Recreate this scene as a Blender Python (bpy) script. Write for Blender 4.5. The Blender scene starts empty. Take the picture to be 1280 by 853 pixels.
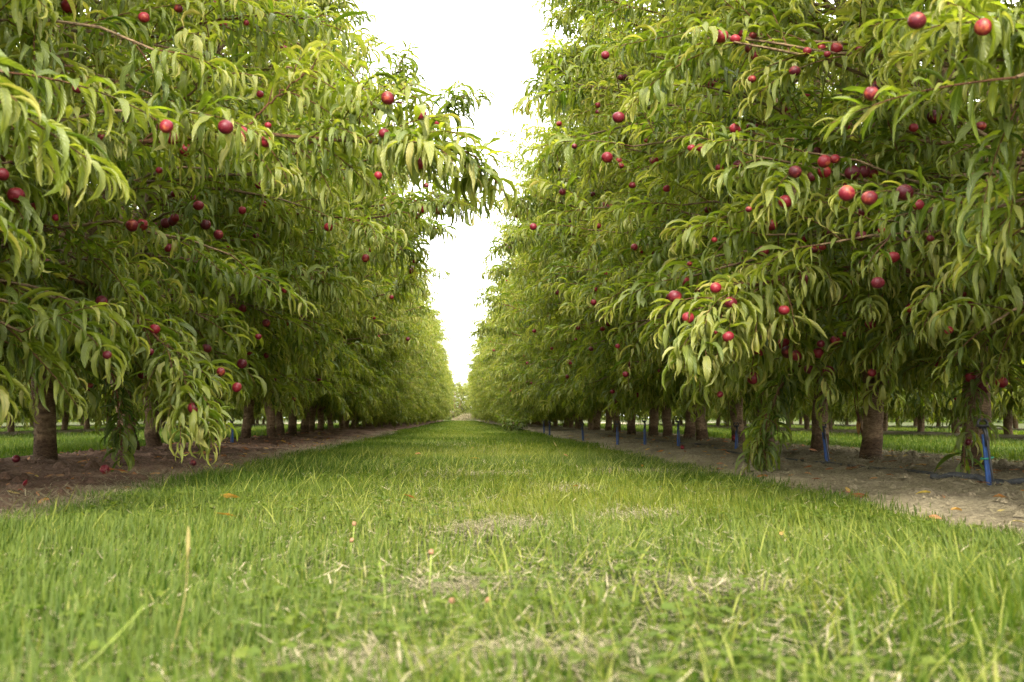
import bpy, math, random
import numpy as np
from mathutils import Vector, Matrix

SC = bpy.context.scene
COL = SC.collection
R = math.radians
SEED = 7
rng = np.random.default_rng(SEED)
random.seed(SEED)

# ------------------------------------------------------------------ camera
CAM_Z = 0.34
cam_d = bpy.data.cameras.new('camera')
cam = bpy.data.objects.new('camera', cam_d)
COL.objects.link(cam)
SC.camera = cam
cam_d.sensor_width = 36.0
cam_d.lens = 35.0
cam_d.clip_start = 0.05
cam_d.clip_end = 2000
cam.location = (0, 0, CAM_Z)
cam.rotation_euler = (R(90 + 4.39), 0, R(-2.99))
cam_d.dof.use_dof = True
cam_d.dof.focus_distance = 6.2
cam_d.dof.aperture_fstop = 5.0
CM = cam.rotation_euler.to_matrix()
FPX = 1280 * 35 / 36.0


def ray(px, py):
    return (CM @ Vector(((px - 640) / FPX, -(py - 426.5) / FPX, -1))).normalized()


def at(px, py, Y):
    d = ray(px, py)
    t = Y / d.y
    return np.array((d.x * t, Y, CAM_Z + d.z * t))


# ------------------------------------------------------------------ noise
_tab = np.random.default_rng(99).random((256, 256))


def vnoise(x, y, s=0):
    x = np.asarray(x, float) + 17.3 * s + 1000
    y = np.asarray(y, float) + 5.7 * s + 1000
    xi = np.floor(x).astype(int)
    yi = np.floor(y).astype(int)
    fx = x - xi
    fy = y - yi
    fx = fx * fx * (3 - 2 * fx)
    fy = fy * fy * (3 - 2 * fy)
    a = _tab[xi & 255, yi & 255]
    b = _tab[(xi + 1) & 255, yi & 255]
    c = _tab[xi & 255, (yi + 1) & 255]
    d = _tab[(xi + 1) & 255, (yi + 1) & 255]
    return (a * (1 - fx) + b * fx) * (1 - fy) + (c * (1 - fx) + d * fx) * fy


def fbm(x, y, s=0, o=4):
    v = 0
    a = .5
    for k in range(o):
        v = v + a * vnoise(np.asarray(x) * 2 ** k, np.asarray(y) * 2 ** k, s + k * 3)
        a *= .5
    return v


# ------------------------------------------------------------------ materials
def new_mat(name):
    m = bpy.data.materials.new(name)
    m.use_nodes = True
    nt = m.node_tree
    for n in list(nt.nodes):
        nt.nodes.remove(n)
    out = nt.nodes.new('ShaderNodeOutputMaterial')
    return m, nt, out


def N(nt, kind, **kw):
    n = nt.nodes.new(kind)
    for k, v in kw.items():
        if k in n.inputs:
            n.inputs[k].default_value = v
        else:
            setattr(n, k, v)
    return n


def ramp(nt, stops, fac=None, interp='LINEAR'):
    n = nt.nodes.new('ShaderNodeValToRGB')
    n.color_ramp.interpolation = interp
    e = n.color_ramp.elements
    while len(e) < len(stops):
        e.new(0.5)
    for i, (p, c) in enumerate(stops):
        e[i].position = p
        e[i].color = (*c, 1)
    if fac is not None:
        nt.links.new(fac, n.inputs[0])
    return n


def mixc(nt, fac, a, b, mode='MIX'):
    n = nt.nodes.new('ShaderNodeMix')
    n.data_type = 'RGBA'
    n.blend_type = mode
    for sock, v in ((0, fac), (6, a), (7, b)):
        if isinstance(v, (int, float)):
            n.inputs[sock].default_value = v
        elif isinstance(v, tuple):
            n.inputs[sock].default_value = (*v, 1)
        else:
            nt.links.new(v, n.inputs[sock])
    return n.outputs[2]


def math_n(nt, op, a, b=None):
    n = nt.nodes.new('ShaderNodeMath')
    n.operation = op
    for i, v in enumerate((a, b)):
        if v is None:
            continue
        if isinstance(v, (int, float)):
            n.inputs[i].default_value = v
        else:
            nt.links.new(v, n.inputs[i])
    return n.outputs[0]


def leaf_material(name, stops, back, transl, rough=0.38, vein=True, tmul=(1.25, 1.4, .45), spec=.45, trans=.52):
    """lanceolate leaf: colour by a per-leaf tone value, pale midrib and ribbed veins by UV, paler underside, light passing through"""
    m, nt, out = new_mat(name)
    L = nt.links.new
    at_ = N(nt, 'ShaderNodeAttribute', attribute_name='tone')
    cr = ramp(nt, stops, at_.outputs['Fac'])
    geo = N(nt, 'ShaderNodeNewGeometry')
    col = cr.outputs[0]
    uv = N(nt, 'ShaderNodeUVMap', uv_map='UVMap')
    sep = N(nt, 'ShaderNodeSeparateXYZ')
    L(uv.outputs[0], sep.inputs[0])
    nz = N(nt, 'ShaderNodeTexNoise', Scale=26.0, Detail=2.0)
    tc = N(nt, 'ShaderNodeTexCoord')
    L(tc.outputs['Object'], nz.inputs['Vector'])
    nr = ramp(nt, [(.3, (.78, .8, .75)), (.7, (1.18, 1.15, 1.1))], nz.outputs[0])
    col = mixc(nt, 1.0, col, nr.outputs[0], 'MULTIPLY')
    bsdf = N(nt, 'ShaderNodeBsdfPrincipled', Roughness=rough)
    bsdf.inputs['Specular IOR Level'].default_value = spec
    if vein:
        dx = math_n(nt, 'ABSOLUTE', math_n(nt, 'SUBTRACT', sep.outputs[0], .5))
        mid = ramp(nt, [(.0, (1, 1, 1)), (.045, (1, 1, 1)), (.1, (0, 0, 0))], dx)
        col = mixc(nt, math_n(nt, 'MULTIPLY', mid.outputs[0], .55), col, (.2, .25, .07))
        w = math_n(nt, 'SINE', math_n(nt, 'ADD', math_n(nt, 'MULTIPLY', sep.outputs[1], 75.0), math_n(nt, 'MULTIPLY', dx, -22.0)))
        bp = N(nt, 'ShaderNodeBump', Strength=.35, Distance=.003)
        L(w, bp.inputs['Height'])
        L(bp.outputs[0], bsdf.inputs['Normal'])
    col2 = mixc(nt, geo.outputs['Backfacing'], col, mixc(nt, .4, col, back))
    L(col2, bsdf.inputs['Base Color'])
    tr = N(nt, 'ShaderNodeBsdfTranslucent')
    L(mixc(nt, 1.0, col, tmul, 'MULTIPLY'), tr.inputs[0])
    mx = N(nt, 'ShaderNodeMixShader')
    mx.inputs[0].default_value = trans
    L(bsdf.outputs[0], mx.inputs[1])
    L(tr.outputs[0], mx.inputs[2])
    L(mx.outputs[0], out.inputs[0])
    return m


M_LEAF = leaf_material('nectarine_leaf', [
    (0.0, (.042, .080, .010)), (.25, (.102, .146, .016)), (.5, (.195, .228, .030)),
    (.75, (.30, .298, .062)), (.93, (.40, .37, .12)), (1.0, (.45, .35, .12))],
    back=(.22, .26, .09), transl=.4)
M_GRASS = leaf_material('grass_blade', [
    (0.0, (.030, .068, .010)), (.35, (.070, .112, .014)), (.6, (.130, .162, .023)), (.8, (.205, .213, .042)),
    (.88, (.30, .31, .08)), (.94, (.33, .29, .13)), (1.0, (.40, .34, .19))],
    back=(.12, .15, .02), transl=.4, rough=.55, vein=False, spec=.2, trans=.45)
M_DRY = leaf_material('dry_grass', [
    (0.0, (.045, .042, .022)), (.4, (.17, .155, .085)), (.75, (.30, .265, .165)), (1.0, (.46, .40, .27))],
    back=(.3, .25, .16), transl=.2, rough=.7, vein=False, tmul=(1, .95, .8), spec=.2, trans=.15)
M_FALLEN = leaf_material('fallen_leaf', [
    (0.0, (.13, .05, .018)), (.35, (.34, .10, .03)), (.6, (.45, .2, .04)), (.8, (.5, .33, .05)), (.9, (.25, .3, .06)), (1.0, (.38, .05, .045))],
    back=(.35, .2, .1), transl=.2, rough=.55, tmul=(1.2, 1, .5), trans=.25)


def bark_material(name, lo, hi, scale=1.0, base_dark=True):
    m, nt, out = new_mat(name)
    L = nt.links.new
    tc = N(nt, 'ShaderNodeTexCoord')
    mp = N(nt, 'ShaderNodeMapping')
    mp.inputs['Scale'].default_value = (9 * scale, 9 * scale, 22 * scale)
    L(tc.outputs['Object'], mp.inputs[0])
    n1 = N(nt, 'ShaderNodeTexNoise', Scale=1.2, Detail=6.0, Roughness=.65)
    L(mp.outputs[0], n1.inputs['Vector'])
    n2 = N(nt, 'ShaderNodeTexNoise', Scale=5.0, Detail=4.0, Roughness=.7)
    L(mp.outputs[0], n2.inputs['Vector'])
    n3 = N(nt, 'ShaderNodeTexNoise', Scale=4.0, Detail=3.0)
    L(tc.outputs['Object'], n3.inputs['Vector'])
    c1 = ramp(nt, [(.3, lo), (.7, hi)], n1.outputs[0]).outputs[0]
    c2 = ramp(nt, [(.35, (.45, .42, .4)), (.6, (1.1, 1.08, 1.02))], n2.outputs[0]).outputs[0]
    col = mixc(nt, 1.0, c1, c2, 'MULTIPLY')
    moss = ramp(nt, [(.5, (0, 0, 0)), (.68, (.6, .6, .6))], n3.outputs[0]).outputs[0]
    col = mixc(nt, moss, col, (.11, .105, .05))
    if base_dark:      # damp splash-stained foot of the trunk
        sep = N(nt, 'ShaderNodeSeparateXYZ')
        L(tc.outputs['Object'], sep.inputs[0])
        z = math_n(nt, 'ADD', sep.outputs[2], math_n(nt, 'MULTIPLY', math_n(nt, 'SUBTRACT', n3.outputs[0], .5), .08))
        dk = ramp(nt, [(.14, (.42, .38, .36)), (.17, (1, 1, 1))], z).outputs[0]
        col = mixc(nt, 1.0, col, dk, 'MULTIPLY')
    bs = N(nt, 'ShaderNodeBsdfPrincipled', Roughness=.85)
    bs.inputs['Specular IOR Level'].default_value = .25
    L(col, bs.inputs['Base Color'])
    bp = N(nt, 'ShaderNodeBump', Strength=1.0, Distance=.022)
    L(math_n(nt, 'ADD', n1.outputs[0], math_n(nt, 'MULTIPLY', n2.outputs[0], .6)), bp.inputs['Height'])
    L(bp.outputs[0], bs.inputs['Normal'])
    L(bs.outputs[0], out.inputs[0])
    return m


M_BARK = bark_material('tree_bark', (.10, .065, .038), (.34, .235, .14))
M_TWIG = bark_material('twig_bark', (.14, .06, .035), (.26, .13, .06), 4, False)


def soil_material(name, stops, dry, dry_amt):
    m, nt, out = new_mat(name)
    L = nt.links.new
    tc = N(nt, 'ShaderNodeTexCoord')
    n1 = N(nt, 'ShaderNodeTexNoise', Scale=3.0, Detail=8.0, Roughness=.7)
    n2 = N(nt, 'ShaderNodeTexNoise', Scale=55.0, Detail=6.0, Roughness=.75)
    n3 = N(nt, 'ShaderNodeTexVoronoi', Scale=38.0)
    n4 = N(nt, 'ShaderNodeTexNoise', Scale=1.1, Detail=5.0, Roughness=.6)
    for n in (n1, n2, n3, n4):
        L(tc.outputs['Object'], n.inputs['Vector'])
    c = ramp(nt, stops, n1.outputs[0]).outputs[0]
    g = ramp(nt, [(.3, (.45, .43, .42)), (.7, (1.35, 1.3, 1.25))], n2.outputs[0]).outputs[0]
    c = mixc(nt, 1.0, c, g, 'MULTIPLY')
    dm = ramp(nt, [(.62 - dry_amt * .4, (0, 0, 0)), (.72 - dry_amt * .3, (1, 1, 1))], n4.outputs[0]).outputs[0]
    c = mixc(nt, math_n(nt, 'MULTIPLY', dm, .75), c, mixc(nt, 1.0, dry, g, 'MULTIPLY'))
    bs = N(nt, 'ShaderNodeBsdfPrincipled', Roughness=.95)
    bs.inputs['Specular IOR Level'].default_value = .15
    L(c, bs.inputs['Base Color'])
    bp = N(nt, 'ShaderNodeBump', Strength=1.0, Distance=.02)
    L(math_n(nt, 'ADD', n2.outputs[0], math_n(nt, 'MULTIPLY', n3.outputs['Distance'], .5)), bp.inputs['Height'])
    L(bp.outputs[0], bs.inputs['Normal'])
    L(bs.outputs[0], out.inputs[0])
    return m


M_SOIL_L = soil_material('dark_soil', [(.3, (.065, .040, .027)), (.6, (.15, .092, .064)), (.8, (.23, .155, .11))], (.30, .20, .15), .4)
M_SOIL_R = soil_material('pale_soil', [(.3, (.085, .07, .048)), (.6, (.17, .142, .098)), (.8, (.29, .24, .17))], (.33, .29, .19), .6)
M_GROUND = soil_material('lane_ground', [(.3, (.024, .034, .006)), (.55, (.038, .052, .008)), (.8, (.065, .065, .018))], (.12, .10, .05), .22)


def simple_mat(name, col, rough=.5, spec=.5, bump=0.0, scale=60, var=.25):
    m, nt, out = new_mat(name)
    L = nt.links.new
    tc = N(nt, 'ShaderNodeTexCoord')
    nz = N(nt, 'ShaderNodeTexNoise', Scale=scale, Detail=4.0)
    L(tc.outputs['Object'], nz.inputs['Vector'])
    a = tuple(c * (1 - var) for c in col)
    b = tuple(min(1, c * (1 + var)) for c in col)
    bs = N(nt, 'ShaderNodeBsdfPrincipled', Roughness=rough)
    bs.inputs['Specular IOR Level'].default_value = spec
    L(ramp(nt, [(.3, a), (.7, b)], nz.outputs[0]).outputs[0], bs.inputs['Base Color'])
    if bump:
        bp = N(nt, 'ShaderNodeBump', Strength=.6, Distance=bump)
        L(nz.outputs[0], bp.inputs['Height'])
        L(bp.outputs[0], bs.inputs['Normal'])
    L(bs.outputs[0], out.inputs[0])
    return m


def fruit_material(name, rotten=False):
    m, nt, out = new_mat(name)
    L = nt.links.new
    tc = N(nt, 'ShaderNodeTexCoord')
    oi = N(nt, 'ShaderNodeObjectInfo')
    ad = N(nt, 'ShaderNodeVectorMath', operation='ADD')
    L(tc.outputs['Object'], ad.inputs[0])
    cmb = N(nt, 'ShaderNodeCombineXYZ')
    rr = math_n(nt, 'MULTIPLY', oi.outputs['Random'], 7.0)
    for i in range(3):
        L(rr, cmb.inputs[i])
    L(cmb.outputs[0], ad.inputs[1])
    n1 = N(nt, 'ShaderNodeTexNoise', Scale=22.0, Detail=3.0)
    n2 = N(nt, 'ShaderNodeTexNoise', Scale=260.0, Detail=2.0)
    L(ad.outputs[0], n1.inputs['Vector'])
    L(ad.outputs[0], n2.inputs['Vector'])
    dark = mixc(nt, oi.outputs['Random'], (.06, .004, .011), (.20, .010, .020))
    blush = mixc(nt, oi.outputs['Random'], (.42, .06, .04), (.56, .2, .05))
    k = ramp(nt, [(.58, (0, 0, 0)), (.82, (.9, .9, .9))] if not rotten else [(.5, (0, 0, 0)), (.62, (1, 1, 1))], n1.outputs[0]).outputs[0]
    c = mixc(nt, k, dark, blush if not rotten else (.42, .16, .03))
    sp = ramp(nt, [(.62, (0, 0, 0)), (.72, (.35, .35, .35))], n2.outputs[0]).outputs[0]
    c = mixc(nt, sp, c, (.55, .2, .14))
    bs = N(nt, 'ShaderNodeBsdfPrincipled', Roughness=.46)
    bs.inputs['Specular IOR Level'].default_value = .32
    L(c, bs.inputs['Base Color'])
    L(bs.outputs[0], out.inputs[0])
    return m


M_FRUIT = fruit_material('nectarine_skin')
M_ROT = fruit_material('rotting_nectarine_skin', True)
M_BLUE = simple_mat('blue_plastic', (.008, .05, .19), .5, .5, 0, 40, .3)
M_BLACK = simple_mat('black_plastic', (.018, .018, .02), .45, .5, 0, 60, .3)
M_HOSE = simple_mat('grey_hose', (.05, .052, .056), .7, .4, .002, 50, .35)
M_GREENTIE = simple_mat('green_tie', (.02, .2, .12), .5)
M_CLOVER = simple_mat('dry_clover_head', (.24, .13, .07), .8, .2, .004, 300, .5)
M_STALK = simple_mat('grass_stalk', (.22, .27, .05), .6, .3, 0, 30, .3)
M_DRYSTALK = simple_mat('dry_stalk', (.24, .19, .07), .7, .2, 0, 30, .3)
M_REDSTEM = simple_mat('dead_weed_stem', (.12, .05, .03), .75, .2, .003, 80, .4)

# ------------------------------------------------------------------ mesh helpers


def build_mesh(name, V, quads=None, tris=None, mats=(), qmat=None, tmat=None, tone=None, uvq=None, uvt=None, smooth=True):
    me = bpy.data.meshes.new(name)
    V = np.asarray(V, np.float32).reshape(-1, 3)
    nq = 0 if quads is None else len(quads)
    ntt = 0 if tris is None else len(tris)
    loops = []
    starts = []
    s = 0
    if nq:
        loops.append(np.asarray(quads, np.int32).ravel())
        starts.append(np.arange(nq, dtype=np.int32) * 4)
        s = nq * 4
    if ntt:
        loops.append(np.asarray(tris, np.int32).ravel())
        starts.append(s + np.arange(ntt, dtype=np.int32) * 3)
    loops = np.concatenate(loops)
    starts = np.concatenate(starts)
    me.vertices.add(len(V))
    me.vertices.foreach_set('co', V.ravel())
    me.loops.add(len(loops))
    me.loops.foreach_set('vertex_index', loops)
    me.polygons.add(nq + ntt)
    me.polygons.foreach_set('loop_start', starts)
    for m in mats:
        me.materials.append(m)
    if qmat is not None or tmat is not None:
        mi = np.concatenate([np.zeros(nq, np.int32) if qmat is None else np.asarray(qmat, np.int32),
                             np.zeros(ntt, np.int32) if tmat is None else np.asarray(tmat, np.int32)])
        me.polygons.foreach_set('material_index', mi)
    if smooth:
        me.polygons.foreach_set('use_smooth', np.ones(nq + ntt, bool))
    me.update(calc_edges=True)
    if tone is not None:
        a = me.attributes.new('tone', 'FLOAT', 'POINT')
        a.data.foreach_set('value', np.asarray(tone, np.float32))
    if uvq is not None or uvt is not None:
        ul = me.uv_layers.new(name='UVMap')
        u = np.concatenate([x.reshape(-1, 2) for x in (uvq, uvt) if x is not None]).astype(np.float32)
        ul.data.foreach_set('uv', u.ravel())
    return me


def link(name, me, parent=None):
    o = bpy.data.objects.new(name, me)
    COL.objects.link(o)
    if parent is not None:
        o.parent = parent
    return o


def tag(o, label=None, cat=None, group=None, kind=None):
    if label:
        o['label'] = label
    if cat:
        o['category'] = cat
    if group:
        o['group'] = group
    if kind:
        o['kind'] = kind
    return o


def empty(name, loc, label, cat, group=None):
    o = bpy.data.objects.new(name, None)
    COL.objects.link(o)
    o.location = loc
    o.empty_display_size = .1
    return tag(o, label, cat, group)


def norm(a):
    return a / (np.linalg.norm(a, axis=-1, keepdims=True) + 1e-9)


class Tubes:
    """collects tapered tubes"""

    def __init__(self):
        self.V = []
        self.Q = []
        self.n = 0

    def add(self, pts, rad, sides=6, cap=True, wob=0.0, r=None):
        pts = np.asarray(pts, float)
        k = len(pts)
        rad = np.broadcast_to(np.asarray(rad, float), (k,))
        t = norm(np.gradient(pts, axis=0))
        ref = np.array((0, 0, 1.)) if abs(t[0][2]) < .9 else np.array((1., 0, 0))
        u = norm(np.cross(t, ref))
        for i in range(1, k):
            if np.dot(u[i], u[i - 1]) < 0:
                u[i] = -u[i]
        w = np.cross(t, u)
        a = np.arange(sides) * 2 * np.pi / sides
        rr = rad[:, None] * np.ones((k, sides))
        if wob and r is not None:
            rr = rr * (1 + wob * (r.random((k, sides)) - .5))
        ring = pts[:, None, :] + rr[..., None] * (np.cos(a)[None, :, None] * u[:, None, :] + np.sin(a)[None, :, None] * w[:, None, :])
        base = self.n
        self.V.append(ring.reshape(-1, 3))
        i = np.arange(k - 1)[:, None]
        j = np.arange(sides)[None, :]
        j2 = (j + 1) % sides
        q = np.stack([base + i * sides + j, base + i * sides + j2, base + (i + 1) * sides + j2, base + (i + 1) * sides + j], -1).reshape(-1, 4)
        self.Q.append(q)
        self.n += k * sides
        if cap:
            self.V.append(pts[[-1, 0]])
            e = base + (k - 1) * sides
            jj = np.arange(sides)
            # end cap as degenerate-free fan of quads (centre repeated through two neighbours)
            for c0, off, fl in ((self.n, e, False), (self.n + 1, base, True)):
                for x in range(0, sides - 1, 2):
                    q_ = [off + x, off + x + 1, off + (x + 2) % sides, c0]
                    self.Q.append(np.array([q_[::-1] if fl else q_]))
            self.n += 2

    def arrays(self):
        return np.concatenate(self.V), np.concatenate(self.Q)


def bezier(a, c, b, n):
    t = np.linspace(0, 1, n)[:, None]
    return (1 - t) ** 2 * a + 2 * t * (1 - t) * c + t * t * b


STN = 6
PROF = np.array([.12, .70, 1.0, .95, .62, .05])


class Leaves:
    def __init__(self):
        self.d = []

    def add(self, P, D, L, W, curl, fold, roll, twist, tone):
        self.d.append(np.column_stack([P, D, L, W, curl, fold, roll, twist, tone]))

    def count(self):
        return sum(len(x) for x in self.d)

    def arrays(self, r, prof=PROF, k=STN, gravity=True):
        A = np.concatenate(self.d)
        n = len(A)
        P = A[:, 0:3]
        D = norm(A[:, 3:6])
        L, W, curl, fold, roll, twist, tone = A[:, 6:].T
        g = np.tile(np.array((0, 0, -1.)), (n, 1))
        g = norm(g - (g * D).sum(1, keepdims=True) * D + 1e-4)
        S = np.cross(D, g)
        t = np.linspace(0, 1, k)
        th = curl[:, None] * (t[None, :] ** 1.15)
        T = np.cos(th)[..., None] * D[:, None, :] + np.sin(th)[..., None] * g[:, None, :]
        UPN = np.sin(th)[..., None] * D[:, None, :] - np.cos(th)[..., None] * g[:, None, :]
        step = (L / (k - 1))[:, None, None]
        Tm = (T[:, 1:] + T[:, :-1]) * .5
        mid = P[:, None, :] + np.concatenate([np.zeros((n, 1, 3)), np.cumsum(Tm * step, 1)], 1)
        rl = roll[:, None] + twist[:, None] * t[None, :]
        S2 = np.cos(rl)[..., None] * S[:, None, :] + np.sin(rl)[..., None] * UPN
        N2 = -np.sin(rl)[..., None] * S[:, None, :] + np.cos(rl)[..., None] * UPN
        ph = r.random((n, 1)) * 6.28
        wav = .28 * np.sin(ph + t[None, :] * (7 + 5 * r.random((n, 1))))
        w = (W[:, None] * .5 * prof[None, :])[..., None]
        fl = fold[:, None] + wav
        fr = fold[:, None] - wav
        eL = mid - w * (np.cos(fl)[..., None] * S2 - np.sin(fl)[..., None] * N2)
        eR = mid + w * (np.cos(fr)[..., None] * S2 + np.sin(fr)[..., None] * N2)
        V = np.stack([eL, mid, eR], 2).reshape(n, k * 3, 3)
        q = []
        uv = []
        for i in range(k - 1):
            for c in (0, 1):
                q.append([i * 3 + c, i * 3 + c + 1, (i + 1) * 3 + c + 1, (i + 1) * 3 + c])
                uv.append([[c * .5, i / (k - 1)], [c * .5 + .5, i / (k - 1)], [c * .5 + .5, (i + 1) / (k - 1)], [c * .5, (i + 1) / (k - 1)]])
        q = np.array(q)
        Q = (np.arange(n)[:, None, None] * (k * 3) + q[None]).reshape(-1, 4)
        UV = np.tile(np.array(uv)[None], (n, 1, 1, 1)).reshape(-1, 2)
        return V.reshape(-1, 3), Q, UV, np.repeat(np.clip(tone, 0, 1), k * 3)


# ------------------------------------------------------------------ tree growth
WH = np.array([.3, .5, .8, 1.2, 1.8, 2.5, 3.2, 4.0, 4.7, 5.3])
WW = np.array([.75, 1.1, 1.4, 1.65, 1.9, 2.05, 2.0, 1.75, 1.3, .5])


def envelope(h):
    return np.interp(h, WH, WW)


def grow_shoot(tw, lv, r, p0, d0, length, droop, vigor, tone0, leaf_len=.146, rad=.0035, spacing=.016, start=.08):
    n = 7
    seg = length / (n - 1)
    pts = [np.array(p0)]
    d = norm(np.array(d0))
    bend = norm(r.normal(size=3)) * .1
    for i in range(n - 1):
        d = norm(d + bend * .5 + np.array((0, 0, -droop * (.3 + i / n) * .5)))
        pts.append(pts[-1] + d * seg)
    pts = np.array(pts)
    tw.add(pts, np.linspace(rad, rad * .4, n), 4, cap=False)
    m = max(5, int(length / spacing))
    t = np.linspace(start, .995, m)
    f = t * (n - 1)
    i = np.minimum(f.astype(int), n - 2)
    P = pts[i] + (pts[i + 1] - pts[i]) * (f - i)[:, None]
    T = norm(pts[i + 1] - pts[i])
    ref = norm(np.cross(T, np.array((.13, .21, .97))))
    bi = np.cross(T, ref)
    ang = r.random() * 6.28 + np.arange(m) * 2.4 + r.normal(0, .35, m)
    rad_d = np.cos(ang)[:, None] * ref + np.sin(ang)[:, None] * bi
    open_a = np.interp(t, [0, .7, 1], [1.25, .95, .35]) + r.normal(0, .2, m)
    D = np.cos(open_a)[:, None] * T + np.sin(open_a)[:, None] * rad_d
    # leaves turn themselves towards the light: those under the shoot swing out sideways
    D[:, 2] = np.where(D[:, 2] < -.2, D[:, 2] * .45, D[:, 2])
    D = norm(D)
    size = np.interp(t, [0, .25, .75, 1], [.8, 1.05, 1.0, .45]) * (1 + r.normal(0, .16, m)) * r.uniform(.78, 1.15)
    L = leaf_len * np.clip(size, .3, 1.4)
    W = L * np.clip(.20 + r.normal(0, .03, m), .13, .27)
    curl = np.clip(r.normal(r.normal(1.85, .35), .48, m) + .25 * (D[:, 2]), .35, 3.0)
    fold = np.clip(r.normal(.85, .32, m), 0, 1.4)
    roll = r.normal(0, .38, m)
    twist = r.normal(0, .6, m)
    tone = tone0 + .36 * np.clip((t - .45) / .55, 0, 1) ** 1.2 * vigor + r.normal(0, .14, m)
    odd = r.random(m)
    tone = np.where(odd > .985, .95, tone)
    lv.add(P, D, L, W, curl, fold, roll, twist, np.clip(tone, 0.02, .97))
    return pts


def grow_tree(seed, height=1.0, n_lat=116):
    r = np.random.default_rng(seed)
    wood = Tubes()
    tw = Tubes()
    lv = Leaves()
    fruit = []
    lean = r.normal(0, .05, 2)
    crotch = np.array((lean[0], lean[1], .58 + r.random() * .12))
    zz = np.array([-.12, 0.0, .06, .16, .3, .45, 1.0])
    tp = np.array([(lean[0] * z / .6, lean[1] * z / .6, z if i < 6 else crotch[2] + .05) for i, z in enumerate(zz)])
    tp[:, :2] += r.normal(0, .006, (7, 2))
    wood.add(tp, [.092, .08, .071, .066, .064, .065, .055], 12, wob=.12, r=r)
    limbs = []
    nl = 6
    a0 = r.random() * 6.28
    for i in range(nl):
        az = a0 + i * 2 * np.pi / nl + r.normal(0, .2)
        hh = (3.1 + r.random() * 1.2) * height
        reach = .65 + .35 * r.random()
        end = np.array((np.cos(az) * reach * 1.15, np.sin(az) * reach * .75, hh))
        if i == nl - 1:
            end = np.array((r.normal(0, .2), r.normal(0, .2), 4.3 * height))
        st = crotch + np.array((np.cos(az) * .03, np.sin(az) * .03, -.06 + .04 * i * .5))
        ctl = st + (end - st) * .45 + np.array((np.cos(az) * .32, np.sin(az) * .22, -.25))
        p = bezier(st, ctl, end, 11)
        p[1:-1] += r.normal(0, .025, (9, 3))
        wood.add(p, np.linspace(.05 + .01 * r.random(), .010, 11), 8, wob=.1, r=r)
        limbs.append(p)
    LP = np.concatenate([p[1:] for p in limbs])
    for i in range(n_lat):
        u = (i + r.random()) / n_lat
        h = np.interp(u, [0, .24, .52, .82, 1], [.6, 1.12, 2.1, 3.7, 4.9]) * (height if u > .3 else 1)
        az = r.random() * 6.28
        rr = (.5 + .5 * r.random() ** .7) * envelope(h / height)
        tgt = np.array((np.cos(az) * rr, np.sin(az) * min(rr, .82 + .25 * r.random()), h))
        dd = np.linalg.norm((LP - tgt) * np.array((1, 1, 1.25)), axis=1) + np.where(LP[:, 2] > h + .15, 1.2, 0)
        cand = np.argsort(dd)[:4]
        A = LP[r.choice(cand)]
        low = h < 1.25
        ctl = (A + tgt) * .5 + np.array((0, 0, .28 if low else .12)) + r.normal(0, .06, 3)
        p = bezier(A, ctl, tgt, 8)
        p[1:-1] += r.normal(0, .012, (6, 3))
        wood.add(p, np.linspace(.014, .005, 8), 5, cap=False)
        length = np.linalg.norm(tgt - A)
        ns = int(4 + length * 2.2)
        tone_lat = .30 + .13 * r.random() + .17 * np.clip((h - 1.0) / 3.0, 0, 1)  # paler with height: sunlit tops put into the leaf colour, besides paler new growth
        for s in range(ns + 1):
            t = .18 + .82 * (s + r.random() * .6) / ns if s < ns else 1.0
            t = min(t, 1.0)
            f = t * 7
            k = min(int(f), 6)
            q = p[k] + (p[k + 1] - p[k]) * (f - k)
            tan = norm(p[k + 1] - p[k])
            out = norm(np.array((q[0], q[1], 0)) + 1e-3)
            up = np.interp(h, [.5, 1.2, 2.5, 4.5], [-.35, .1, .45, .9])
            d = tan * (1.0 if s == ns else .5) + out * .4 + np.array((0, 0, up + r.normal(0, .3))) + r.normal(0, .45, 3)
            ln = (.26 + .34 * r.random()) * np.interp(h, [.5, 2, 4.5], [.85, 1.0, 1.2])
            droop = np.interp(h, [.5, 1.5, 3, 5], [.42, .30, .22, .15]) * (.6 + .8 * r.random())
            if q[2] + d[2] * ln * .3 < .52:
                d[2] = abs(d[2]) * .4
                droop *= .4
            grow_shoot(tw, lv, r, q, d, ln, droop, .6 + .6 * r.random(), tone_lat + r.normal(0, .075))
        for _ in range(r.poisson(.55)):
            t = .6 + .39 * r.random()
            k = int(t * 7)
            if .5 < h < 4.0:
                fruit.append(p[k] + np.array((0, 0, -.045)) + r.normal(0, .01, 3))
    r.shuffle(fruit)
    return wood, tw, lv, fruit


def crown_mesh(name, tw, lv, r):
    V1, Q1, U1, T1 = lv.arrays(r)
    V2, Q2 = tw.arrays()
    V = np.concatenate([V1, V2])
    Q = np.concatenate([Q1, Q2 + len(V1)])
    qm = np.concatenate([np.zeros(len(Q1), int), np.ones(len(Q2), int)])
    T = np.concatenate([T1, np.zeros(len(V2))])
    U = np.concatenate([U1, np.zeros((len(Q2) * 4, 2))])
    return build_mesh(name, V, Q, mats=(M_LEAF, M_TWIG), qmat=qm, tone=T, uvq=U)


def wood_mesh(name, tb, mat=M_BARK):
    V, Q = tb.arrays()
    return build_mesh(name, V, Q, mats=(mat,))


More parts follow.
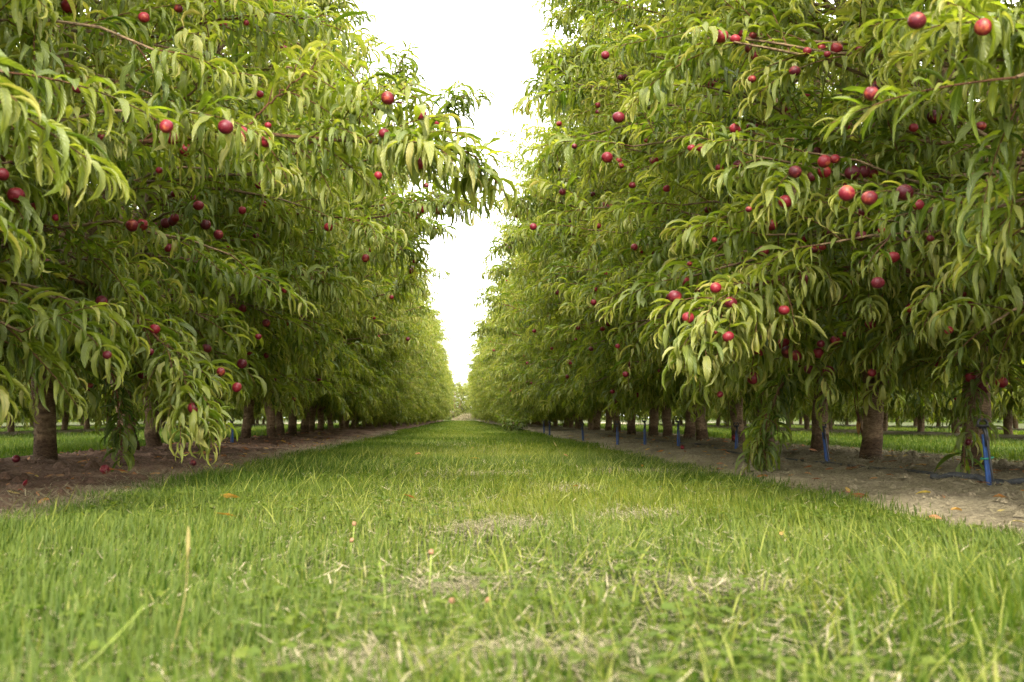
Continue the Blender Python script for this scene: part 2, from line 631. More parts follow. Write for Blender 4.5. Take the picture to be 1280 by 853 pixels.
def fruit_mesh(seed, mat=M_FRUIT, rad=.034, squash=1.0):
    r = np.random.default_rng(seed)
    nu, nv = 20, 14
    V = []
    for j in range(nv + 1):
        ph = np.pi * j / nv
        for i in range(nu):
            th = 2 * np.pi * i / nu
            rr = 1.0
            ax = min(abs(th), abs(th - 2 * np.pi))
            rr -= .07 * np.exp(-(ax / .22) ** 2) * np.sin(ph) ** .5      # the suture line
            z = np.cos(ph) * .97
            rad_ = np.sin(ph) * rr
            z -= .20 * np.exp(-(ph / .33) ** 2)                          # stem hollow
            z -= .05 * np.exp(-((np.pi - ph) / .2) ** 2)                 # pointed tip
            V.append((rad_ * np.cos(th), rad_ * np.sin(th) * .96, z * squash))
    V = np.array(V) * rad
    Q = [[j * nu + i, (j + 1) * nu + i, (j + 1) * nu + (i + 1) % nu, j * nu + (i + 1) % nu] for j in range(nv) for i in range(nu)]
    nb = len(V)
    a = np.arange(5) * 2 * np.pi / 5
    stem = np.array([(np.cos(x) * .0022, np.sin(x) * .0022, z) for z in (rad * .7, rad * 1.1) for x in a])
    V = np.concatenate([V, stem])
    Q += [[nb + i, nb + (i + 1) % 5, nb + 5 + (i + 1) % 5, nb + 5 + i] for i in range(5)]
    me = build_mesh('nectarine', V, Q, mats=(mat, M_TWIG), qmat=[0] * (nv * nu) + [1] * 5)
    return me


FRUIT_ME = [fruit_mesh(1, rad=.0315), fruit_mesh(2, rad=.032, squash=1.06), fruit_mesh(3, rad=.030, squash=.93)]

NVAR = 8
VAR = []
for v in range(NVAR):
    wood, tw, lv, fruit = grow_tree(100 + v, height=(1.0, 1.04, .97, 1.06, 1.0, .98, 1.03, 1.0)[v])
    rr_ = np.random.default_rng(500 + v)
    VAR.append((wood_mesh('trunk', wood), crown_mesh('crown', tw, lv, rr_), fruit))

XL, XR = -2.72, 2.85
ZROW = .04
TREES = []


def plant_tree(x, y, v, flip, scale, label, group, fruits):
    wood_me, crown_me, fr = VAR[v]
    root = empty('nectarine_tree', (x, y, ZROW), label, 'tree', group)
    root.rotation_euler = (0, 0, (math.pi if flip else 0) + random.uniform(-.25, .25))
    root.scale = (scale, scale * random.uniform(.9, 1.02), scale * random.uniform(.93, 1.09))
    link('trunk', wood_me, root)
    link('crown', crown_me, root)
    if fruits:
        for k, p in enumerate(fr[:fruits]):
            f = link('nectarine', FRUIT_ME[k % 3], root)
            f.location = p
            f.rotation_euler = (random.uniform(-.5, .5), random.uniform(-.5, .5), random.uniform(0, 6.28))
            s = random.uniform(.82, 1.12)
            f.scale = (s, s, s)
    if abs(x - XR) < .3:
        root.scale.x *= 1.06
    if y > 18:                       # the skirts hang lower along the far stretch
        root.location.z -= min(.24, (y - 18) * .03)
    TREES.append(root)
    return root


ORD = ['first', 'second', 'third', 'fourth', 'fifth', 'sixth', 'seventh', 'eighth', 'ninth', 'tenth', 'eleventh', 'twelfth', 'thirteenth', 'fourteenth', 'fifteenth', 'sixteenth']
left_y = [2.65, 3.95, 5.3, 6.65, 8.5, 9.3, 11.5, 12.97, 14.35, 15.2, 16.15]
right_y = [2.75, 4.05, 5.41, 6.69, 7.75, 9.0, 10.2, 11.4, 12.5, 13.6, 14.8, 16.3]
while left_y[-1] < 92:
    left_y.append(left_y[-1] + 1.35 + random.uniform(-.12, .12))
while right_y[-1] < 92:
    right_y.append(right_y[-1] + 1.35 + random.uniform(-.12, .12))

LEFT_LABEL = {0: 'left row nectarine tree nearest the camera, big blurred leaves at the frame edge',
              1: 'near left nectarine tree whose long fruiting branch reaches out over the grass lane',
              2: 'left row nectarine tree with leafy boughs hanging just in front of the first visible trunk',
              3: 'left row nectarine tree with the nearest visible trunk, leaning slightly towards the lane',
              4: 'left row nectarine tree with its trunk right behind the leafy bough trailing to soil',
              5: 'left row nectarine tree with short stout trunk, second behind the trailing leafy bough'}
RIGHT_LABEL = {0: 'nectarine tree of the right row nearest the camera, its blurred leaves at the top corner',
               1: 'near right nectarine tree whose dark leaves and fruit fill the upper right corner',
               2: 'right row nectarine tree standing beside the nearest blue irrigation stake',
               3: 'right row nectarine tree with a straight trunk next to dead reddish weed stems',
               4: 'right row nectarine tree with leaning trunk behind the second blue irrigation stake',
               5: 'right row nectarine tree with trunk hidden behind a bough trailing on the soil'}


def row_label(side, i, y):
    d = LEFT_LABEL if side == 'left' else RIGHT_LABEL
    if i in d:
        return d[i]
    k = i - (3 if side == 'left' else 2)
    if k < len(ORD):
        return '%s nectarine tree trunk along the %s row, counted from the nearest visible trunk' % (ORD[k], side)
    return 'distant nectarine tree in the far stretch of the %s row lining the grass lane' % side


vseq = list(range(NVAR))
for side, ys, X in (('left', left_y, XL), ('right', right_y, XR)):
    last = -1
    for i, y in enumerate(ys):
        v = random.choice([q for q in range(NVAR) if q != last])
        last = v
        nf = 6 if y < 6 else 40 if y < 14 else (36 if y < 24 else (16 if y < 36 else 0))
        plant_tree(X + random.uniform(-.06, .06), y, v, random.random() < .5, random.uniform(.94, 1.06), row_label(side, i, y),
                   'nectarine trees of the %s row' % side, nf)
# neighbouring rows seen between the trunks
for side, X, y0, y1 in (('left', -8.4, 10.5, 44), ('right', 8.5, 9.5, 44), ('left', -14.0, 22, 52), ('right', 14.2, 22, 52)):
    y = y0
    while y < y1:
        row = 'neighbouring row across the next %s lane' % side if abs(X) < 10 else 'second neighbouring row on the %s' % side
        plant_tree(X + random.uniform(-.1, .1), y, random.randrange(NVAR), random.random() < .5, random.uniform(.92, 1.05),
                   'nectarine tree standing in the %s, glimpsed between trunks' % row, 'nectarine trees of the %s' % row, 0).location.z = -.12
        y += 1.45 + random.uniform(-.15, .15)
for k, x in enumerate((-5.6, -4.2, -3.0, -1.8, -.6, .6, 1.8, 3.0, 4.4, 5.8)):
    plant_tree(x, 101 + random.uniform(-2, 2), k % NVAR, False, random.uniform(.8, 1.0),
               'nectarine tree of the cross row closing the far end of the lane', 'nectarine trees closing the lane', 0)

# far windbreak that closes the view past the last rows, in one mass of leaf clumps
rt = np.random.default_rng(77)
lv = Leaves()
segs = [((-34, -5), (-30, 135)), ((-30, 135), (32, 135)), ((32, 135), (36, -5))]
for (ax, ay), (bx, by) in segs:
    m = int(math.hypot(bx - ax, by - ay) * 520)
    t = rt.random(m)
    x = ax + (bx - ax) * t
    y = ay + (by - ay) * t
    top = 3.6 + 1.6 * fbm(x * .35, y * .35, 12) + .8 * (vnoise(x * 1.6, y * 1.6, 4) - .5)
    z = top * rt.random(m) ** 1.5 - .1
    a = rt.uniform(0, 6.28, m)
    off = rt.normal(0, .8, m) * np.sqrt(np.clip(1.15 - z / top, .05, 1))
    nx, ny = (1, 0) if abs(bx - ax) < abs(by - ay) else (0, 1)
    L_ = rt.uniform(.24, .46, m)
    lv.add(np.stack([x + nx * off, y + ny * off, z], 1), np.stack([np.cos(a), np.sin(a), rt.normal(.1, .4, m)], 1), L_, L_ * .5,
           rt.uniform(.2, 1.6, m), rt.uniform(0, .6, m), rt.normal(0, .6, m), rt.normal(0, .4, m), .25 + rt.normal(0, .14, m) + .25 * (fbm(x, z, 9) - .5))
V, Q, U, T = lv.arrays(rt, np.array([.3, 1, .9, .1]), 4)
tl = link('treeline', build_mesh('treeline', V, Q, mats=(M_LEAF,), tone=T, uvq=U))
tag(tl, 'distant green windbreak of trees closing the view beyond the orchard rows', 'treeline', kind='stuff')

# ------------------------------------------------------------------ individual boughs that reach out of the rows


def bough(tree, pts, rad, n_shoot, up, droop, ln, tone, seed, leaf_len=.15, side=None, start=.15, vigor=1.0):
    r = np.random.default_rng(seed)
    pts = np.array(pts, float)
    # smooth the polyline
    tt = np.linspace(0, len(pts) - 1, 22)
    P = np.stack([np.interp(tt, np.arange(len(pts)), pts[:, c]) for c in range(3)], 1)
    for _ in range(3):
        P[1:-1] = .25 * P[:-2] + .5 * P[1:-1] + .25 * P[2:]
    P[1:-1] += r.normal(0, .006, (20, 3))
    tb = Tubes()
    n_shoot = int(n_shoot * 1.5)
    tb.add(P, np.linspace(rad * .8, .003, 22), 7, wob=.1, r=r)
    tw = Tubes()
    lv = Leaves()
    for s in range(n_shoot):
        t = start + (1 - start) * (s + .5 * r.random()) / max(1, n_shoot - 1)
        t = min(t, 1)
        f = t * 21
        k = min(int(f), 20)
        q = P[k] + (P[k + 1] - P[k]) * (f - k)
        tan = norm(P[k + 1] - P[k])
        sd = norm(np.cross(tan, np.array((0, 0, 1.)))) * (1 if r.random() < .5 else -1)
        d = tan * .7 + sd * (.5 * r.random() + .15) + np.array((0, 0, up + r.normal(0, .25))) + r.normal(0, .2, 3)
        if t >= .97:
            d = tan
        grow_shoot(tw, lv, r, q, d, ln * (.6 + .7 * r.random()) * (1.0 if t < .8 else .55), droop * (.6 + .8 * r.random()), vigor, tone + r.normal(0, .05), leaf_len, .0035, .018)
    Mi = tree.matrix_world.inverted()

    def loc(V):
        A = np.array(Mi)
        return V @ A[:3, :3].T + A[:3, 3]
    V, Q = tb.arrays()
    b = link('branch', build_mesh('branch', loc(V), Q, mats=(M_TWIG,)), tree)
    V1, Q1, U1, T1 = lv.arrays(r)
    V2, Q2 = tw.arrays()
    me = build_mesh('foliage', loc(np.concatenate([V1, V2])), np.concatenate([Q1, Q2 + len(V1)]), mats=(M_LEAF, M_TWIG),
                    qmat=np.concatenate([np.zeros(len(Q1), int), np.ones(len(Q2), int)]),
                    tone=np.concatenate([T1, np.zeros(len(V2))]), uvq=np.concatenate([U1, np.zeros((len(Q2) * 4, 2))]))
    link('foliage', me, b)
    return b


TREES[0].rotation_euler.z += math.pi
TREES[len(left_y)].rotation_euler.z += math.pi
bpy.context.view_layer.update()
TL = [t for t in TREES if abs(t.location.x - XL) < .3]
TR = [t for t in TREES if abs(t.location.x - XR) < .3]
# the long horizontal fruiting branch on the left
bough(TL[1], [at(-120, 215, 4.25), at(30, 192, 4.15), at(180, 176, 4.05), at(300, 165, 3.95), at(400, 172, 3.85), at(490, 181, 3.75), at(550, 184, 3.68), at(580, 194, 3.66)],
      .016, 30, .05, .35, .34, .42, 11, .15)
bough(TL[1], [at(180, 176, 4.05), at(225, 130, 4.0), at(258, 95, 3.95), at(262, 55, 3.9)], .006, 5, .3, .35, .26, .5, 12, .15, start=.4)
bough(TL[1], [at(300, 165, 3.95), at(345, 120, 3.9), at(392, 82, 3.85)], .006, 5, .25, .35, .28, .52, 13, .15, start=.35)
bough(TL[1], [at(430, 172, 3.8), at(465, 140, 3.75), at(498, 118, 3.7)], .005, 4, .2, .35, .24, .5, 14, .15, start=.4)
# the bough trailing to the soil, left
bough(TL[2], [at(-20, 330, 5.2), at(90, 345, 5.0), at(160, 385, 4.85), at(205, 430, 4.75), at(232, 475, 4.7), at(246, 512, 4.66)], .012, 24, .0, .55, .34, .42, 15, .15)
bough(TL[3], [at(60, 380, 5.9), at(110, 420, 5.7), at(145, 480, 5.6), at(152, 560, 5.55)], .01, 14, -.15, .7, .24, .15, 16, .13)
# sprays standing against the sky, left
bough(TL[3], [at(380, 230, 6.9), at(450, 205, 6.8), at(520, 170, 6.7), at(560, 135, 6.6), at(577, 122, 6.55)], .010, 13, .35, .25, .30, .28, 17, .14)
bough(TL[3], [at(360, 200, 7.6), at(430, 150, 7.5), at(480, 110, 7.4), at(500, 80, 7.4)], .010, 12, .4, .25, .32, .32, 18, .14)
bough(TL[4], [at(380, 290, 7.6), at(460, 272, 7.2), at(530, 262, 6.9), at(590, 250, 6.7)], .010, 15, .05, .4, .28, .36, 19, .14)
bough(TL[5], [at(350, 120, 10), at(400, 60, 9.8), at(445, 20, 9.6)], .010, 12, .5, .2, .36, .36, 20, .14)
for i_, (tr_, pts_) in enumerate([(TL[4], [(380, 345, 8.3), (450, 325, 7.9), (490, 315, 7.6), (512, 310, 7.5)]),
                                 (TL[5], [(390, 270, 9.7), (470, 235, 9.3), (515, 208, 9.1)]),
                                 (TL[5], [(420, 390, 9.9), (480, 368, 9.5), (508, 356, 9.4)]),
                                 (TL[4], [(330, 240, 8.4), (410, 205, 8.0), (480, 212, 7.7)]),
                                 (TL[6], [(430, 305, 11.7), (490, 290, 11.4), (515, 294, 11.3)]),
                                 (TL[3], [(300, 280, 7.0), (370, 265, 6.8), (440, 275, 6.6), (490, 300, 6.5)]),
                                 (TL[3], [(290, 370, 7.0), (350, 345, 6.8), (410, 350, 6.7)]),
                                 (TL[6], [(450, 240, 12), (490, 195, 11.7), (510, 165, 11.6)]),
                                 (TL[4], [(440, 262, 7.8), (520, 250, 7.5), (570, 252, 7.3)]),
                                 (TL[5], [(430, 300, 9.1), (500, 280, 8.9), (540, 285, 8.8)]),
                                 (TL[4], [(420, 215, 8.0), (490, 200, 7.8), (545, 215, 7.7)]),
                                 (TL[4], [(320, 80, 8.6), (385, 30, 8.5), (425, 5, 8.5)]),
                                 (TL[5], [(300, 50, 9.8), (365, 5, 9.7), (405, -25, 9.7)]),
                                 (TL[4], [(300, 30, 8.4), (360, 0, 8.4), (405, -10, 8.3)]),
                                 (TL[2], [(150, 60, 5.4), (250, 30, 5.3), (340, 15, 5.2), (400, 30, 5.1)])]):
    bough(tr_, [at(*q) for q in pts_], .010, 13, .18, .42, .32, .36 + .04 * (i_ % 3), 40 + i_, .145, start=.05)
# the big bough on the right
bough(TR[2], [at(1200, 345, 4.9), at(1090, 335, 4.6), at(1010, 338, 4.4), at(945, 355, 4.25), at(895, 382, 4.15), at(872, 412, 4.12)], .014, 38, .08, .5, .32, .50, 21, .15)
bough(TR[2], [at(1060, 370, 4.9), at(985, 400, 4.7), at(945, 425, 4.6), at(905, 440, 4.55), at(880, 452, 4.5)], .01, 14, .0, .55, .26, .40, 22, .15)
bough(TR[4], [at(1030, 420, 6.6), at(985, 470, 6.2), at(958, 520, 6.0), at(952, 562, 5.95)], .01, 16, -.1, .7, .24, .26, 23, .135)
bough(TR[1], [at(1290, 220, 3.5), at(1235, 225, 3.55), at(1190, 245, 3.6), at(1140, 275, 3.6), at(1105, 305, 3.6)], .009, 6, .05, .4, .22, .22, 24, .125)
bough(TR[2], [at(1270, 430, 5.0), at(1230, 460, 4.95), at(1215, 510, 4.9), at(1205, 570, 4.85)], .008, 6, -.2, .7, .22, .26, 25, .14)
# sprays on the right against the sky
bough(TR[4], [at(800, 120, 8.2), at(740, 110, 8.0), at(700, 115, 7.9), at(676, 108, 7.85)], .010, 13, .35, .3, .30, .32, 26, .14)
bough(TR[5], [at(830, 90, 9.2), at(760, 60, 9.0), at(715, 40, 8.9), at(694, 20, 8.8)], .010, 13, .4, .3, .34, .36, 27, .14)
bough(TR[6], [at(760, 300, 11), at(690, 290, 10.7), at(650, 300, 10.5), at(626, 310, 10.4)], .010, 12, .2, .4, .32, .34, 28, .14)
bough(TR[9], [at(700, 400, 14.5), at(645, 385, 14.2), at(608, 375, 14)], .010, 10, .3, .3, .36, .34, 29, .14)
bough(TR[3], [at(1000, 230, 5.9), at(930, 200, 5.7), at(870, 185, 5.6), at(835, 165, 5.5)], .013, 12, .1, .5, .30, .40, 30, .145)

for i_, (tr_, pts_) in enumerate([(TR[4], [(860, 30, 7.8), (780, 5, 7.6), (725, -10, 7.5), (705, -15, 7.5)]),
                                 (TR[4], [(820, 90, 8.2), (750, 70, 8.0), (705, 72, 7.9), (690, 80, 7.9)]),
                                 (TR[4], [(830, 50, 8.2), (765, 15, 8.0), (720, -5, 7.9), (702, -25, 7.9)]),
                                 (TR[5], [(770, 190, 9.4), (715, 180, 9.2), (690, 195, 9.1)]),
                                 (TR[6], [(720, 260, 10.8), (670, 245, 10.6), (645, 250, 10.5)]),
                                 (TR[8], [(690, 345, 13), (640, 335, 12.8), (615, 340, 12.7)]),
                                 (TR[11], [(650, 420, 17), (615, 410, 16.8), (598, 415, 16.6)])]):
    bough(tr_, [at(*q) for q in pts_], .010, 13, .25, .35, .32, .38 + .04 * (i_ % 3), 70 + i_, .145, start=.05)

# ------------------------------------------------------------------ ground
EDGE_L, EDGE_R, BACK_L, BACK_R = -1.40, 1.54, -3.45, 4.05


def lane_h(x, y):
    return .02 * (fbm(x * 1.3, y * 1.3, 3) - .5) + .03 * (vnoise(x * .35, y * .35, 8) - .5)


def grid_mesh(name, xs, ys, hf, mat):
    X, Y = np.meshgrid(xs, ys)
    Z = hf(X, Y)
    V = np.stack([X, Y, Z], -1).reshape(-1, 3)
    nx, ny = len(xs), len(ys)
    i = np.arange(ny - 1)[:, None] * nx + np.arange(nx - 1)[None, :]
    Q = np.stack([i, i + 1, i + nx + 1, i + nx], -1).reshape(-1, 4)
    return build_mesh(name, V, Q, mats=(mat,))


ys_g = np.concatenate([np.array([-60, -10, -3]), np.arange(-1, 12, .1), np.arange(12, 40, .4), np.arange(40, 130, 2.5), np.array([160, 250, 500, 900])])
xs_g = np.concatenate([np.array([-900, -300, -80, -40]), np.arange(-20, -4, .8), np.arange(-4, 4.4, .1), np.arange(4.8, 20, .8), np.array([40, 80, 300, 900])])
ground = link('ground', grid_mesh('ground', xs_g, ys_g, lane_h, M_GROUND))
tag(ground, kind='structure')


def strip_h(x, y, e0, e1, row, amp):
    w = np.minimum(x - e0, e1 - x)
    w = w + .16 * (fbm(x * 2.2, y * 2.2, 21) - .5) * 2
    up = np.clip(w / .35, -1, 1)
    base = np.where(up > 0, .035 * up, .05 * up)
    berm = .035 * np.exp(-((x - row) / .5) ** 2)
    return lane_h(x, y) + base + berm * np.clip(up, 0, 1) + amp * (fbm(x * 7, y * 7, 33, 4) - .5) * np.clip(up + .3, 0, 1)


ys_s = np.concatenate([np.arange(-.5, 14, .035), np.arange(14, 40, .15), np.arange(40, 100, 1.0)])


def soil(name, e0, e1, row, amp, mat):
    xs = np.arange(e0 - .2, e1 + .21, .035)
    f = lambda x, y: strip_h(x, y, e0, e1, row, amp)
    o = link(name, grid_mesh(name, xs, ys_s, f, mat))
    tag(o, kind='structure')
    return f


soil_L = soil('soil_strip', BACK_L, EDGE_L, XL, .075, M_SOIL_L)
soil_R = soil('soil_strip', EDGE_R, BACK_R, XR, .07, M_SOIL_R)


def far_soil(x):
    xs = np.arange(x - .95, x + .96, .19)
    ys = np.arange(6, 60, .5)
    o = link('soil_strip', grid_mesh('soil_strip', xs, ys, lambda X, Y: strip_h(X, Y, x - .85, x + .85, x, .04), M_SOIL_R))
    tag(o, kind='structure')


for x in (-8.4, 8.5, -14.0, 14.2):
    far_soil(x)


def ground_z(x, y):
    z = lane_h(x, y)
    a = strip_h(x, y, BACK_L, EDGE_L, XL, .075)
    b = strip_h(x, y, EDGE_R, BACK_R, XR, .07)
    z = np.where((x > BACK_L - .2) & (x < EDGE_L + .2), np.maximum(z, a), z)
    return np.where((x > EDGE_R - .2) & (x < BACK_R + .2), np.maximum(z, b), z)


def on_soil(x, y):
    n = .16 * (fbm(x * 2.2, y * 2.2, 21) - .5) * 2
    a = np.minimum(x - BACK_L, EDGE_L - x) + n
    b = np.minimum(x - EDGE_R, BACK_R - x) + n
    return np.maximum(a, b)       # > 0 on soil, metres-ish from its edge


# ------------------------------------------------------------------ grass
def strips(P, h, w, az, lean, bend, tone, seg=3, tipw=.0):
    """n grass blades as tapering strips"""
    n = len(P)
    t = np.linspace(0, 1, seg + 1)
    a = lean[:, None] + bend[:, None] * t[None, :]
    dz = np.cos(a)
    dr = np.sin(a)
    st = (h / seg)[:, None]
    z = np.concatenate([np.zeros((n, 1)), np.cumsum(.5 * (dz[:, 1:] + dz[:, :-1]) * st, 1)], 1)
    rr = np.concatenate([np.zeros((n, 1)), np.cumsum(.5 * (dr[:, 1:] + dr[:, :-1]) * st, 1)], 1)
    cx, sx = np.cos(az)[:, None], np.sin(az)[:, None]
    C = np.stack([P[:, 0:1] + cx * rr, P[:, 1:2] + sx * rr, P[:, 2:3] + z], -1)
    va = az + np.pi / 2 + rng.normal(0, .5, n)
    S = np.stack([np.cos(va), np.sin(va), np.zeros(n)], -1)[:, None, :]
    ww = (w[:, None] * np.interp(t, [0, .5, 1], [.7, 1, 0])[None, :] + (tipw * w)[:, None] * (t > .99)[None, :] if np.ndim(tipw) else w[:, None] * np.interp(t, [0, .5, 1], [.7, 1, max(tipw, .04)])[None, :])[..., None] * .5
    V = np.stack([C - S * ww, C + S * ww], 2).reshape(n, (seg + 1) * 2, 3)
    q = np.array([[2 * i, 2 * i + 1, 2 * i + 3, 2 * i + 2] for i in range(seg)])
    Q = (np.arange(n)[:, None, None] * ((seg + 1) * 2) + q[None]).reshape(-1, 4)
    return V.reshape(-1, 3), Q, np.repeat(np.clip(tone, 0, 1), (seg + 1) * 2)


GV, GQ, GT = [], [], []
gn = 0


def put_blades(P, h, w, az, lean, bend, tone, seg=3, tipw=.0):
    global gn
    V, Q, T = strips(P, h, w, az, lean, bend, tone, seg, tipw)
    GV.append(V)
    GQ.append(Q + gn)
    GT.append(T)
    gn += len(V)


def in_view(x, y, m=.3):
    xl = -.475 * y - m
    xr = .58 * y + m
    return (x > xl) & (x < xr)


# bare thatch patches in the lane (photo: dry mown hay), centre x, y, rx, ry
PATCH = []
for px, py, rx, ry in ((575, 722, .17, .12), (620, 590, .33, .30), (640, 650, .14, .22), (570, 632, .16, .2), (800, 585, .38, .35), (440, 812, .14, .06), (790, 640, .2, .25), (600, 655, .1, .14), (690, 800, .16, .06), (905, 720, .15, .08), (720, 610, .2, .3)):
    d = ray(px, py)
    t = (CAM_Z - .03) / -d.z
    PATCH.append((d.x * t, d.y * t, rx, ry))


def patch_f(x, y):
    f = np.zeros_like(x)
    for cx, cy, rx, ry in PATCH:
        wob = 1.6 * (fbm(x * 5, y * 5, 17) - .5)
        q = (((x - cx) / rx) ** 2 + ((y - cy) / ry) ** 2) * 1.5 + wob
        f = np.maximum(f, np.exp(-q * 1.2))
    return f


def grow_grass(x0, x1, y0, y1, dens, hmul, wmul, seg, lane=True):
    n = int((x1 - x0) * (y1 - y0) * dens)
    x = rng.uniform(x0, x1, n)
    y = rng.uniform(y0, y1, n)
    keep = in_view(x, y)
    s = on_soil(x, y)
    keep &= (s < .02) | ((s < .12) & (rng.random(n) < .2)) | ((s < .5) & (rng.random(n) < .05) & (vnoise(x * 3, y * 3, 7) > .6))
    if lane:
        pf = patch_f(x, y)
        thin = fbm(x * 1.1, y * .8, 51)
        mid = np.exp(-((x - .15) / .75) ** 2)
        keep &= rng.random(n) > np.clip(pf * 1.05 + np.clip(.53 - thin, 0, 1) * 2.4 * mid, 0, .93)
    x, y = x[keep], y[keep]
    n = len(x)
    clump = fbm(x * 3.1, y * 3.1, 61)
    tall = fbm(x * .9, y * .9, 71)
    hue = fbm(x * .8, y * .6, 81)
    mid = np.exp(-((x - .1) / .8) ** 2)
    h = (.032 + .05 * clump + .15 * np.clip(tall - .46, 0, 1) * (1 - .6 * mid)) * hmul * rng.uniform(.55, 1.35, n)
    h *= np.where(x < -.55, 1.08, 1) * .88 * np.interp(np.minimum(x - EDGE_L, EDGE_R - x), [0, .45], [.7, 1]) ** (1 if lane else 0)
    w = rng.uniform(.0022, .0046, n) * wmul
    tone = .30 + (hue - .47) * 1.0 + rng.normal(0, .19, n) + .15 * mid + np.where(x < -.7, -.06, 0)
    tone = np.clip(tone, .02, .78)
    dead = rng.random(n) < (.045 + .07 * mid)
    tone = np.where(dead, rng.uniform(.84, 1.0, n), tone)
    swirl = 6.28 * vnoise(x * .55, y * .55, 91) * 1.5
    az = np.where(rng.random(n) < .55, swirl + rng.normal(0, .7, n), rng.uniform(0, 6.28, n))
    lean = np.abs(rng.normal(.12, .22, n)) + .5 * np.clip(tall - .5, 0, 1)
    lean = np.where(dead, lean + rng.uniform(.2, 1.0, n), lean)
    bend = np.abs(rng.normal(.35, .4, n))
    P = np.stack([x, y, ground_z(x, y) - .004], 1)
    put_blades(P, h, w, az, lean, bend, tone, seg)


LX0, LX1 = EDGE_L - .12, EDGE_R + .12
grow_grass(LX0, LX1, .55, 2.2, 11000, 1.0, 1.0, 4)
grow_grass(LX0, LX1, 2.2, 5, 9000, 1.0, 1.05, 3)
grow_grass(LX0, LX1, 5, 10, 5000, 1.0, 1.4, 3)
grow_grass(LX0, LX1, 10, 25, 1900, 1.0, 2.2, 2)
grow_grass(LX0, LX1, 25, 98, 420, 1.0, 4.5, 2)
for a, b in ((-7.4, BACK_L + .1), (BACK_R - .1, 7.5)):
    grow_grass(a, b, 5, 16, 1500, 1.15, 2.2, 2, False)
    grow_grass(a, b, 16, 50, 420, 1.2, 4.0, 2, False)
for a, b in ((-13, -9.3), (9.4, 13.2)):
    grow_grass(a, b, 14, 50, 300, 1.2, 5.0, 2, False)
# longer, laid over pale blades and mown stubs
n = 6500
x = rng.uniform(LX0, LX1, n)
y = .7 + 9 * rng.random(n) ** 1.3
k = in_view(x, y) & (on_soil(x, y) < 0) & (vnoise(x * .8 + 3, y * .8, 5) > .42)
x, y = x[k], y[k]
n = len(x)
put_blades(np.stack([x, y, ground_z(x, y)], 1), rng.uniform(.08, .16, n), rng.uniform(.0022, .004, n), rng.normal(.6, 1.2, n),
           rng.uniform(.3, .9, n), rng.uniform(.3, 1.1, n), np.where(rng.random(n) < .4, rng.uniform(.8, .88, n), rng.uniform(.3, .75, n)), 5)
grass = link('grass', build_mesh('grass', np.concatenate(GV), np.concatenate(GQ), mats=(M_GRASS,), tone=np.concatenate(GT)))
tag(grass, 'green mown grass covering the lane and the ground between the rows', 'grass', kind='stuff')

# dry clippings: flat straws on patches, along the soil edges and all over the right strip
GV, GQ, GT = [], [], []
gn = 0


def straws(x, y, dz, ln, tone, w=(.0014, .0034)):
    m = len(x)
    put_blades(np.stack([x, y, ground_z(x, y) + dz], 1), ln, rng.uniform(*w, m), rng.uniform(0, 6.28, m), rng.uniform(1.38, 1.66, m), rng.uniform(-.4, .4, m), tone, 2, .5)


for cx, cy, rx, ry in PATCH:
    m = int(220 + 5000 * rx * ry * 3.14)
    x = cx + rng.normal(0, .55, m) * rx
    y = cy + rng.normal(0, .55, m) * ry
    straws(x, y, rng.uniform(.004, .026, m), rng.uniform(.025, .075, m), rng.uniform(.1, 1, m), (.0009, .0023))
m = 34000
x = np.clip(rng.normal(.15, .7, m), LX0, LX1)
y = .7 + 13 * rng.random(m) ** 1.5
k = in_view(x, y) & (on_soil(x, y) < 0)
straws(x[k], y[k], rng.uniform(.002, .03, k.sum()), rng.uniform(.02, .07, k.sum()), rng.uniform(.2, .95, k.sum()))
m = 110000
x = rng.uniform(EDGE_R - .1, BACK_R, m)
y = 2 + 18 * rng.random(m) ** 1.2
k = (on_soil(x, y) > -.05) & (fbm(x * 1.5, y * 1.5, 15) > .36)
straws(x[k], y[k], rng.uniform(.002, .022, k.sum()), rng.uniform(.012, .05, k.sum()), rng.uniform(.0, .8, k.sum()), (.002, .0055))
m = 60000
x = EDGE_L + .12 - np.abs(rng.normal(0, .2, m))
y = 2.4 + 20 * rng.random(m) ** 1.2
k = (on_soil(x, y) > -.1)
straws(x[k], y[k], rng.uniform(.002, .024, k.sum()), rng.uniform(.02, .09, k.sum()), rng.uniform(.1, .8, k.sum()))
m = 9000
x = rng.uniform(BACK_L, EDGE_L, m)
y = 2.6 + 14 * rng.random(m) ** 1.2
straws(x, y, rng.uniform(.0, .008, m), rng.uniform(.012, .05, m), rng.uniform(.0, .45, m))
o = link('dry_clippings', build_mesh('dry_clippings', np.concatenate(GV), np.concatenate(GQ), mats=(M_DRY,), tone=np.concatenate(GT)))
tag(o, 'dry tan grass clippings strewn over the lane and the soil strips', 'clippings', kind='stuff')

